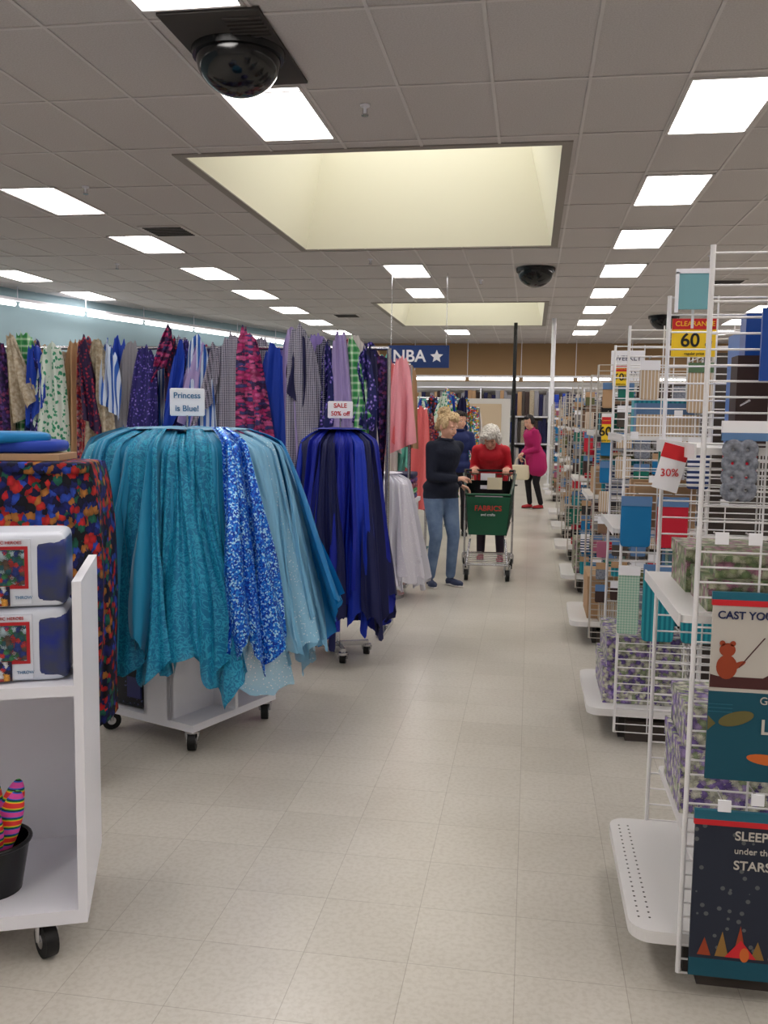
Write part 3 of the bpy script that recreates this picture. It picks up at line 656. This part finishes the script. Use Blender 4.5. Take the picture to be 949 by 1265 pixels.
# ================= back of store
mb=MB(); mb.b2((-4,-.02,0),(6,.5,.08),white)
for k in range(11): mb.b2((-4+k-.02,-.02,0),(-4+k+.02,.5,2.55),white)
for z in(.9,1.7,2.55): mb.b2((-4,-.02,z-.02),(6,.5,z+.02),white)
rr=random.Random(3); pl=[P[k] for k in('cream','grey','tanf','beige','navy','navy','grey','royal','navy','grey','tanf')]+[darkb,core]
for z in(.09,.93,1.73):
    x=-3.95
    while x<5.9:
        wd=rr.uniform(.07,.13); mb.b2((x,.05,z),(x+wd,.4,z+rr.uniform(.6,.74)),rr.choice(pl)); x+=wd+.01
mb.obj('fabric_bolt_shelf',(.5,27.2,0))
mb=MB(); mb.b2((-1.6,-.05,0),(1.6,.05,2.2),ww); mb.b2((.45,-.07,0),(1.35,-.05,2.05),M('door_beige',(196,176,150),.6)); mb.cyl((1.25,-.12,1.0),(1.25,-.07,1.0),.03,.03,chrome,10); mb.obj('door_1',(-2.2,26.4,0))
mb=MB(); mb.b2((-.5,-.015,0),(.5,.015,.36),M('navy_sign_panel',(22,52,110),.5)); 
for x in(-.45,.45): mb.cyl((x,0,.36),(x,0,H-2.4),.006,.006,chrome,6)
star=[((.30+(.11 if k%2==0 else .05)*math.sin(k*math.pi/5)),.18+(.11 if k%2==0 else .05)*math.cos(k*math.pi/5)) for k in range(10)]
mb.add([(.30,-.02,.18)]+[(x,-.02,z) for x,z in star],[(0,i+1,(i+1)%10+1) for i in range(10)],paper)
o=mb.obj('hanging_sign',(-1.84,14.8,2.40)); txt('NBA',.27,paper,(-.15,-.018,.18),o,bold=.005)
cardsign('framed_notice_sign',(.95,9.6,1.98),.32,.3,['WEEKLY','DEALS'],paper,navyt,.07,.05)
cardsign('price_board',(.78,10.2,1.5),.3,.3,['SPECIAL','OFFER'],M('navy_board',(40,50,100),.5),paper,.06,0,0,False)
rackrow('hanging_fabric_rack',(-1.9,19.5,0),-.8,.8,rnd(10,-2.6,-1.2,31,['cream','kids','grey','mint']),1.9,.5,71,.2)
rackrow('hanging_fabric_rack',(-4.6,19.5,0),-1.3,1.3,rnd(10,-5.8,-3.4,32),2.0,.5,72,.22)
# ================= shopping cart
green=M('cart_green_plastic',(16,84,58),.4); dgreen=M('cart_dark_green',(12,50,38),.45)
mb=MB()
yf,yr=-.42,.42; zfT,zrT=.85,1.0; zfB,zrB=.46,.56; wf,wr=.21,.27
def cp(s_,t,b):
    w_=(wf+(wr-wf)*t)*(0.86+.14*b); return Vector((s_*w_,yf+(yr-yf)*t+(-.05 if t==0 else 0)*b*1.0,(zfB+(zrB-zfB)*t)*(1-b)+(zfT+(zrT-zfT)*t)*b))
for s_ in(-1,1):
    for k in range(15): mb.cyl(cp(s_,k/14,0),cp(s_,k/14,1),.005,.005,dgreen,5)
    for q in(0,.2,.4,.6,.8,1): mb.cyl(cp(s_,0,q),cp(s_,1,q),.005 if q<1 else .013,.005 if q<1 else .013,dgreen,6)
for q in(.0,.25,.5,.75,1):
    mb.cyl(cp(-1,0,q),cp(1,0,q),.006 if q<1 else .013,.006 if q<1 else .013,green,6)
    mb.cyl(cp(-1,1,q),cp(1,1,q),.006,.006,dgreen,6)
for k in range(9): 
    s_=-1+k/4; mb.cyl(cp(s_,1,0),cp(s_,1,1),.005,.005,dgreen,5); mb.cyl(cp(s_,0,0),cp(s_,1,0),.005,.005,dgreen,5)
for k in range(10): mb.cyl(cp(-1,k/9,0),cp(1,k/9,0),.004,.004,dgreen,5)
A=[cp(-1,0,0),cp(1,0,0),cp(1,0,.95),cp(-1,0,.95)]; 
A=[v+Vector((0,-.008,0)) for v in A]; B_=[v+Vector((0,-.012,0)) for v in A]
mb.add([*A,*B_],[(0,1,2,3),(7,6,5,4),(0,4,5,1),(1,5,6,2),(2,6,7,3),(3,7,4,0)],green)
mb.add([cp(-.92,.72,.35),cp(.92,.72,.35),cp(.92,.66,1.0),cp(-.92,.66,1.0)],[(0,1,2,3)],blackp)
mb.add([cp(-.92,.72,.35),cp(.92,.72,.35),cp(.92,1,.4),cp(-.92,1,.4)],[(0,1,2,3)],dgreen)
mb.tube([(-.25,.43,1.0),(-.26,.50,1.03),(.26,.50,1.03),(.25,.43,1.0)],.014,blackp)
for s_ in(-1,1):
    mb.tube([(s_*.25,.43,1.0),(s_*.25,.40,.5),(s_*.25,.42,.16),(s_*.20,-.40,.16),(s_*.17,-.30,.40)],.011,chrome)
    mb.tube([(s_*.22,.35,.5),(s_*.17,-.38,.44)],.011,chrome)
for k in range(7): 
    y=-.35+k*.12; mb.cyl((-.21-.006*k,y,.165),(.21+.006*k,y,.165),.005,.005,chrome,5)
mb.cyl((-.2,-.40,.16),(.2,-.40,.16),.011,.011,chrome,8); mb.cyl((-.25,.42,.16),(.25,.42,.16),.011,.011,chrome,8)
for s_ in(-1,1): caster(mb,s_*.2,-.38,.16,.055,.1); caster(mb,s_*.24,.38,.16,.055,0)
mb.b2((-.09,.144,.86),(.06,.156,1.02),paper); mb.b2((-.02,.10,.86),(.13,.11,.98),M('pale_yellow_paper',(225,215,185),.6)); mb.rbox((0,.06,.68),(.3,.3,.26),M('folded_cloth',(120,106,120),.8),k=.16)
cart=mb.obj('shopping_cart',(-.40,9.18,0),R(2))
txt('FABRICS',.07,M('logo_red',(200,50,50),.5),(0,-.505,.72),cart,bold=.001); txt('and crafts',.035,paper,(0,-.50,.66),cart)
# ================= PEOPLE
def caps(p1,r1,p2,r2,n=14,k=5):
    p1=Vector(p1);p2=Vector(p2);d=(p2-p1)
    if d.length<1e-5:d=Vector((0,0,1e-4))
    q=d.to_track_quat('Z','Y').to_matrix(); vs=[];fs=[];L_=d.length; rings=[]
    for j in range(k+1):
        a=-math.pi/2+math.pi/2*j/k; rings.append((r1*math.sin(a),max(r1*math.cos(a),1e-4)))
    for j in range(k+1):
        a=math.pi/2*j/k; rings.append((L_+r2*math.sin(a),max(r2*math.cos(a),1e-4)))
    for z,r in rings:
        for i in range(n): a=2*math.pi*i/n; vs.append(p1+q@Vector((r*math.cos(a),r*math.sin(a),z)))
    for j in range(len(rings)-1):
        for i in range(n): fs.append((j*n+i,j*n+(i+1)%n,(j+1)*n+(i+1)%n,(j+1)*n+i))
    m=len(rings)-1; fs.append(tuple(range(n))[::-1]); fs.append(tuple(m*n+i for i in range(n)))
    return vs,fs
def ellm(c,r,rot,n=20,k=12):
    vs=[];fs=[]; T=Matrix.Translation(c)@(rot.to_4x4() if rot else Matrix.Identity(4))
    for j in range(k+1):
        ph=-math.pi/2+math.pi*j/k
        for i in range(n):
            a=2*math.pi*i/n; cr=max(math.cos(ph),1e-3); vs.append(T@Vector((r[0]*cr*math.cos(a),r[1]*cr*math.sin(a),r[2]*math.sin(ph))))
    for j in range(k):
        for i in range(n): fs.append((j*n+i,j*n+(i+1)%n,(j+1)*n+(i+1)%n,(j+1)*n+i))
    fs.append(tuple(range(n))[::-1]); fs.append(tuple(k*n+i for i in range(n)))
    return vs,fs
def blob(name,parts,mats,voxel,smooth=4,parent=None,nz=0,nf=20,hem=None):
    V=[];Fc=[]
    for p in parts:
        vs,fs=(caps(*p[1:5]) if p[0]=='c' else ellm(*p[1:4])); o=len(V); V+=[tuple(v) for v in vs]; Fc+=[[i+o for i in f] for f in fs]
    me=bpy.data.meshes.new('t'); me.from_pydata(V,[],Fc); ob=bpy.data.objects.new('t',me); sc.collection.objects.link(ob)
    m=ob.modifiers.new('r','REMESH'); m.mode='VOXEL'; m.voxel_size=voxel; m.use_smooth_shade=True
    s_=ob.modifiers.new('s','SMOOTH'); s_.iterations=smooth; s_.factor=.5
    dg=bpy.context.evaluated_depsgraph_get(); dg.update(); nm=bpy.data.meshes.new_from_object(ob.evaluated_get(dg)); nm.name=name
    bpy.data.objects.remove(ob)
    nm.materials.clear(); keys=[]
    for p in parts:
        if p[-1] not in keys: keys.append(p[-1])
    for k in keys: nm.materials.append(mats[k])
    def dist(p,q):
        if p[0]=='c':
            a=Vector(p[1]);b=Vector(p[3]);d=b-a; t=max(0,min(1,(q-a).dot(d)/max(d.dot(d),1e-9))); return (q-a-d*t).length-(p[2]+(p[4]-p[2])*t)
        l=q-Vector(p[1]); 
        if p[3]: l=p[3].to_3x3().inverted()@l
        r=p[2]; kk=math.sqrt((l.x/r[0])**2+(l.y/r[1])**2+(l.z/r[2])**2); return (kk-1)*min(r)
    if len(keys)>1:
        for f in nm.polygons:
            q=f.center; best=min(parts,key=lambda p:dist(p,q)); lab=best[-1]
            if hem is not None and abs(q.z-hem)<.14 and not (best[0]=='c' and lab=='top'):
                lab='top' if q.z>hem else 'bot'
            f.material_index=keys.index(lab)
    if nz:
        for v in nm.vertices:
            v.co+=v.normal*nz*noise.noise(Vector((v.co.x*nf*2,v.co.y*nf*2,v.co.z*nf*.7)))
    for f in nm.polygons: f.use_smooth=True
    o=bpy.data.objects.new(name,nm); sc.collection.objects.link(o)
    if parent:o.parent=parent
    return o
skin=M('skin',(214,165,142),.5); skin2=M('skin_rosy',(210,155,135),.5); lip=M('lip',(178,98,92),.45); eyew=M('eye_white',(215,208,202),.25); iris=M('iris',(50,50,56),.15); brow=M('brow',(120,95,70),.7)
def hand(parts,w,d,n,sgn,curl=.6,lab='skin'):
    w=Vector(w);d=Vector(d).normalized();n=Vector(n); n=(n-d*n.dot(d)).normalized(); s_=d.cross(n)*sgn
    for i,l in enumerate((.062,.074,.070,.054)):
        b=w+d*(.082-.004*abs(i-1.2))+s_*((1.5-i)*.019)
        parts.append(('c',w+s_*((1.5-i)*.012)+d*.01,.016,b,.013,lab))
        c1=curl*(.6+.1*i); c2=curl*(1.5+.1*i); c3=curl*2.3
        a1=b+(d*math.cos(c1)+n*math.sin(c1))*l*.45; a2=a1+(d*math.cos(c2)+n*math.sin(c2))*l*.32; a3=a2+(d*math.cos(c3)+n*math.sin(c3))*l*.23
        parts+= [('c',b,.0095,a1,.0085,lab),('c',a1,.0085,a2,.0078,lab),('c',a2,.0078,a3,.0065,lab)]
    t0=w+d*.025+s_*.028; t1=t0+(d*.65+s_*.7+n*.3).normalized()*.036; t2=t1+(d*.75+s_*.15+n*.6).normalized()*.03
    parts+= [('c',w+d*.012+s_*.012,.016,t0,.013,lab),('c',t0,.012,t1,.0105,lab),('c',t1,.0105,t2,.008,lab)]
def ik(a,b,l1,l2,hint):
    a=Vector(a);b=Vector(b);d=b-a;L_=d.length
    if L_>(l1+l2)*.985: b=a+d.normalized()*(l1+l2)*.985; d=b-a;L_=d.length
    x=(l1*l1-l2*l2+L_*L_)/(2*L_); h=math.sqrt(max(0,l1*l1-x*x)); u=d/L_; hn=Vector(hint); hn=(hn-u*hn.dot(u)).normalized()
    return a+u*x+hn*h,b
def person(name,loc,th,mats,hip=.88,lean=.03,shz=1.34,headoff=(0,.02,.17),hy=0,hp=.1,hands=None,feet=((-.09,0),(.09,0)),hair='bun',coat=0,bulk=1.0,crv=0.0,ftoe=(0,0)):
    rt=Vector((math.cos(th),math.sin(th),0)); fw=Vector((math.sin(th),-math.cos(th),0)); up=Vector((0,0,1))
    Rz=Matrix.Rotation(th,3,'Z'); root=bpy.data.objects.new(name,None); sc.collection.objects.link(root); root.location=loc
    W=lambda x,f,z:rt*x+fw*f+up*z
    pel=W(0,0,hip+.04); ch=W(0,lean*.75+crv,(hip+shz)/2+.12); shc=W(0,lean,shz); 
    sp=(shc-pel).normalized(); ang=math.atan2(sp.dot(fw),sp.z); RT=Rz@Matrix.Rotation(ang,3,'X')
    P_=[]
    b_=bulk
    P_+= [('e',pel,(.165*b_,.115*b_,.12),RT,'bot'),('e',pel+sp*.12,(.145*b_,.11*b_,.13),RT,'top'),('e',ch,(.155*b_,.12*b_,.19),RT,'top'),('e',pel+sp*.03,(.178*b_,.13*b_,.085),RT,'top')]
    sw=.148
    SL=shc+rt*sw-up*.02;SR=shc-rt*sw-up*.02
    P_+= [('c',SR,.050*b_,shc,.058,'top'),('c',SL,.050*b_,shc,.058,'top'),('e',shc-sp*.07+fw*.03,(.14*b_,.105*b_,.1),RT,'top')]
    hc=shc+rt*headoff[0]+fw*headoff[1]+up*headoff[2]
    P_+= [('c',shc+up*.0,.055,hc-up*.06+(-fw)*.01,.046,'skin'),('c',shc-fw*.01,.075,shc+up*.035,.060,'top')]
    for i,(S,sg) in enumerate(((SR,-1),(SL,1))):
        hw_,hd,hn,hint,curl=hands[i]
        el,wr_=ik(S,hw_,.28,.25,hint)
        P_+= [('c',S,.054*b_,el,.043*b_,'top'),('c',el,.043*b_,wr_-(wr_-el).normalized()*.02,.034*b_,'top')]
        hs=[('c',wr_-(wr_-el).normalized()*.04,.025,wr_,.023,'skin')]; hand(hs,wr_,hd,hn,sg,curl)
        blob('hand_%d'%(i+1),hs,mats,.0045,2,root)
    for i,sg in enumerate((-1,1)):
        fx,ff=feet[i]; hj=W(sg*.085,0,hip-.0); an=W(fx,ff,.085)
        kn,_=ik(hj,an,(hip-.085)*.51,(hip-.085)*.51,fw)
        P_+= [('c',hj,.092*b_,kn,.062,'bot'),('c',kn,.06,an+up*.02,.047,'bot')]
        a2=th+ftoe[i]; f2=Vector((math.sin(a2),-math.cos(a2),0)); 
        S_=[('e',an+Vector((0,0,-.045))-f2*.01,(.036,.045,.038),Matrix.Rotation(a2,3,'Z'),'shoe'),('e',an+Vector((0,0,-.052))+f2*.09,(.042,.075,.030),Matrix.Rotation(a2,3,'Z'),'shoe'),('c',an-up*.04,.032,an-up*.05+f2*.09,.03,'shoe'),
            ('e',an-up*.076+f2*.05,(.045,.13,.010),Matrix.Rotation(a2,3,'Z'),'sole')]
        blob('shoe_%d'%(i+1),S_,mats,.006,2,root)
    if coat:
        for sg in(-1,1): P_.append(('c',pel+rt*sg*.06,.13*b_,W(sg*.08,0,hip-coat),.14*b_,'top'))
    blob('body',P_,mats,.011,5,root,hem=None if coat else hip-.03)
    mb=MB(); mb.torus(shc+up*.055+fw*.012,.064,.013,mats['top'],24,8,RT.to_4x4(),1,1)
    mb.obj('collar',parent=root)
    HM=Matrix.Translation(hc)@Matrix.Rotation(th+hy,4,'Z')@Matrix.Rotation(hp,4,'X')
    hd_=[('e',(0,.012,.022),(.074,.094,.092),None,'skin'),('e',(0,-.02,-.03),(.061,.072,.082),None,'skin'),('e',(0,-.04,-.085),(.036,.042,.028),None,'skin'),
      ('c',(0,-.086,.004),.008,(0,-.100,-.028),.0115,'skin'),('e',(-.075,.012,-.012),(.010,.018,.03),None,'skin'),('e',(.075,.012,-.012),(.010,.018,.03),None,'skin'),
      ('e',(0,-.083,-.058),(.022,.010,.007),None,'lip'),('c',(-.042,-.068,.022),.012,(.042,-.068,.022),.012,'skin'),('e',(-.035,-.062,-.03),(.024,.022,.026),None,'skin'),('e',(.035,-.062,-.03),(.024,.022,.026),None,'skin')]
    ho=blob('head',hd_,mats,.0055,2,root); ho.matrix_local=HM
    mb=MB()
    for sg in(-1,1):
        mb.ell((sg*.029,-.073,.001),(.012,.009,.0065),eyew,12,8); mb.ell((sg*.029,-.0795,.001),(.0048,.0035,.0048),iris,10,6); mb.ell((sg*.029,-.074,.007),(.014,.009,.005),mats['skin'],12,6)
        mb.cyl((sg*.016,-.083,.022),(sg*.044,-.076,.021),.0035,.0025,brow,6)
    eo=mb.obj('eyes',parent=root); eo.matrix_local=HM
    if hair=='bun':
        hp_=[('e',(0,.032,.035),(.084,.092,.09),None,'hair'),('e',(0,-.045,.09),(.062,.045,.030),None,'hair'),('e',(-.070,-.005,.03),(.018,.042,.055),None,'hair'),('e',(.070,-.005,.03),(.018,.042,.055),None,'hair'),
          ('e',(0,.07,.12),(.05,.045,.045),None,'hair'),('e',(.02,-.01,.115),(.05,.055,.025),None,'hair'),('e',(-.03,.10,.10),(.03,.03,.045),None,'hair'),('e',(0,.09,-.03),(.06,.04,.05),None,'hair')]
    elif hair=='bob':
        hp_=[('e',(0,.03,.035),(.1,.1,.1),None,'hair'),('e',(0,-.055,.085),(.075,.05,.035),None,'hair'),('e',(-.086,.0,-.01),(.028,.06,.08),None,'hair'),('e',(.086,.0,-.01),(.028,.06,.08),None,'hair'),('e',(0,.08,-.04),(.09,.045,.08),None,'hair'),('e',(.03,0,.11),(.07,.08,.035),None,'hair')]
    else:
        hp_=[('e',(0,.03,.032),(.084,.09,.092),None,'hair'),('e',(0,-.035,.09),(.065,.05,.03),None,'hair'),('e',(-.074,.01,.01),(.015,.04,.05),None,'hair'),('e',(.074,.01,.01),(.015,.04,.05),None,'hair'),('e',(0,.08,-.02),(.065,.03,.06),None,'hair')]
    hr=blob('hair',hp_,mats,.006,1,root,nz=.012,nf=40); hr.matrix_local=HM
    return root,W
def hairm(n,c,c2): return M(n,c,.6,pat='noise',cols=[c2],scale=60,bump=90)
jean=M('denim',(84,106,138),.8,pat='noise',cols=[(112,134,164)],scale=9)
wm1={'top':M('navy_fleece_jacket',(20,26,44),.85,bump=40),'bot':jean,'skin':skin,'lip':lip,'shoe':M('navy_shoe',(50,60,90),.6),'sole':M('shoe_sole',(210,205,200),.6),'hair':hairm('hair_blonde',(172,144,104),(210,186,145))}
L1=Vector((-.82,8.47,0))
person('woman_in_navy_jacket',L1,R(38),wm1,hip=.86,lean=.06,shz=1.33,headoff=(.0,.04,.17),hy=R(22),hp=R(20),
  hands=[(Vector((.17,-.16,1.02)),(.8,.4,.1),(.2,.3,-1),(-.4,-.1,-.9),.6),(Vector((-.665,8.80,.93))-L1,(.5,.15,-.2),(0,0,-1),(-.4,.3,-.8),.6)],
  feet=((-.11,.02),(.09,.06)),hair='bun',bulk=1.06,ftoe=(-.3,.2))
wm2={'top':M('red_jacket',(186,18,38),.7,bump=25),'bot':M('dark_pants',(36,28,44),.8),'skin':skin2,'lip':lip,'shoe':M('pink_shoe',(170,60,90),.6),'sole':M('shoe_sole',(210,205,200),.6),'hair':hairm('hair_white',(190,184,178),(228,224,218))}
L2=Vector((-.42,10.14,0))
person('woman_in_red_jacket',L2,R(0),wm2,hip=.87,lean=.27,shz=1.26,headoff=(.0,.13,.12),hy=R(-8),hp=R(46),
  hands=[(Vector((-.58,9.76,1.05))-L2,(.1,-1,-.1),(0,0,-1),(-.15,.6,-.8),.7),(Vector((-.24,9.76,1.05))-L2,(-.1,-1,-.1),(0,0,-1),(.15,.6,-.8),.7)],
  feet=((-.10,-.02),(.12,.05)),hair='bob',bulk=1.12)
wm3={'top':M('magenta_coat',(170,24,94),.8,bump=20),'bot':M('black_leggings',(22,20,26),.8),'skin':skin,'lip':lip,'shoe':M('red_shoe',(170,30,40),.5),'sole':blackp,'hair':hairm('hair_black',(22,18,20),(40,32,32))}
L3=Vector((.10,16.5,0))
person('woman_in_magenta_coat',L3,R(-60),wm3,hip=.88,lean=.10,shz=1.38,headoff=(.03,.08,.17),hy=R(20),hp=R(20),
  hands=[((-.26,-.02,.95),(-.2,0,-1),(1,0,0),(.3,.6,-.3),.9),((-.22,-.2,1.0),(-.6,-.3,-.3),(0,0,-1),(.5,.0,-.7),.7)],
  feet=((-.08,.05),(.08,-.08)),hair='short',coat=.14,bulk=1.22)
mb=MB(); cb=M('cream_handbag',(222,212,184),.6); mb.rbox((0,0,.15),(.34,.14,.27),cb,k=.16); 
mb.tube([(-.1,0,.27),(-.08,0,.38),(0,0,.43),(.08,0,.38),(.1,0,.27)],.009,cb); mb.obj('handbag',(-.17,16.43,.50))
wm4={'top':M('dark_blue_shirt',(26,38,90),.8),'bot':M('black_pants',(26,26,34),.8),'skin':skin,'lip':lip,'shoe':blackp,'sole':blackp,'hair':wm3['hair']}
L4=Vector((-.95,12.25,0))
person('man_in_blue_shirt',L4,R(10),wm4,hip=.89,lean=.03,shz=1.38,headoff=(0,.03,.18),hy=R(30),hp=R(12),
  hands=[((-.22,-.08,.84),(0,-.1,-1),(1,0,0),(-.3,.4,0),.4),((.22,-.08,.84),(0,-.1,-1),(-1,0,0),(.3,.4,0),.4)],hair='short')
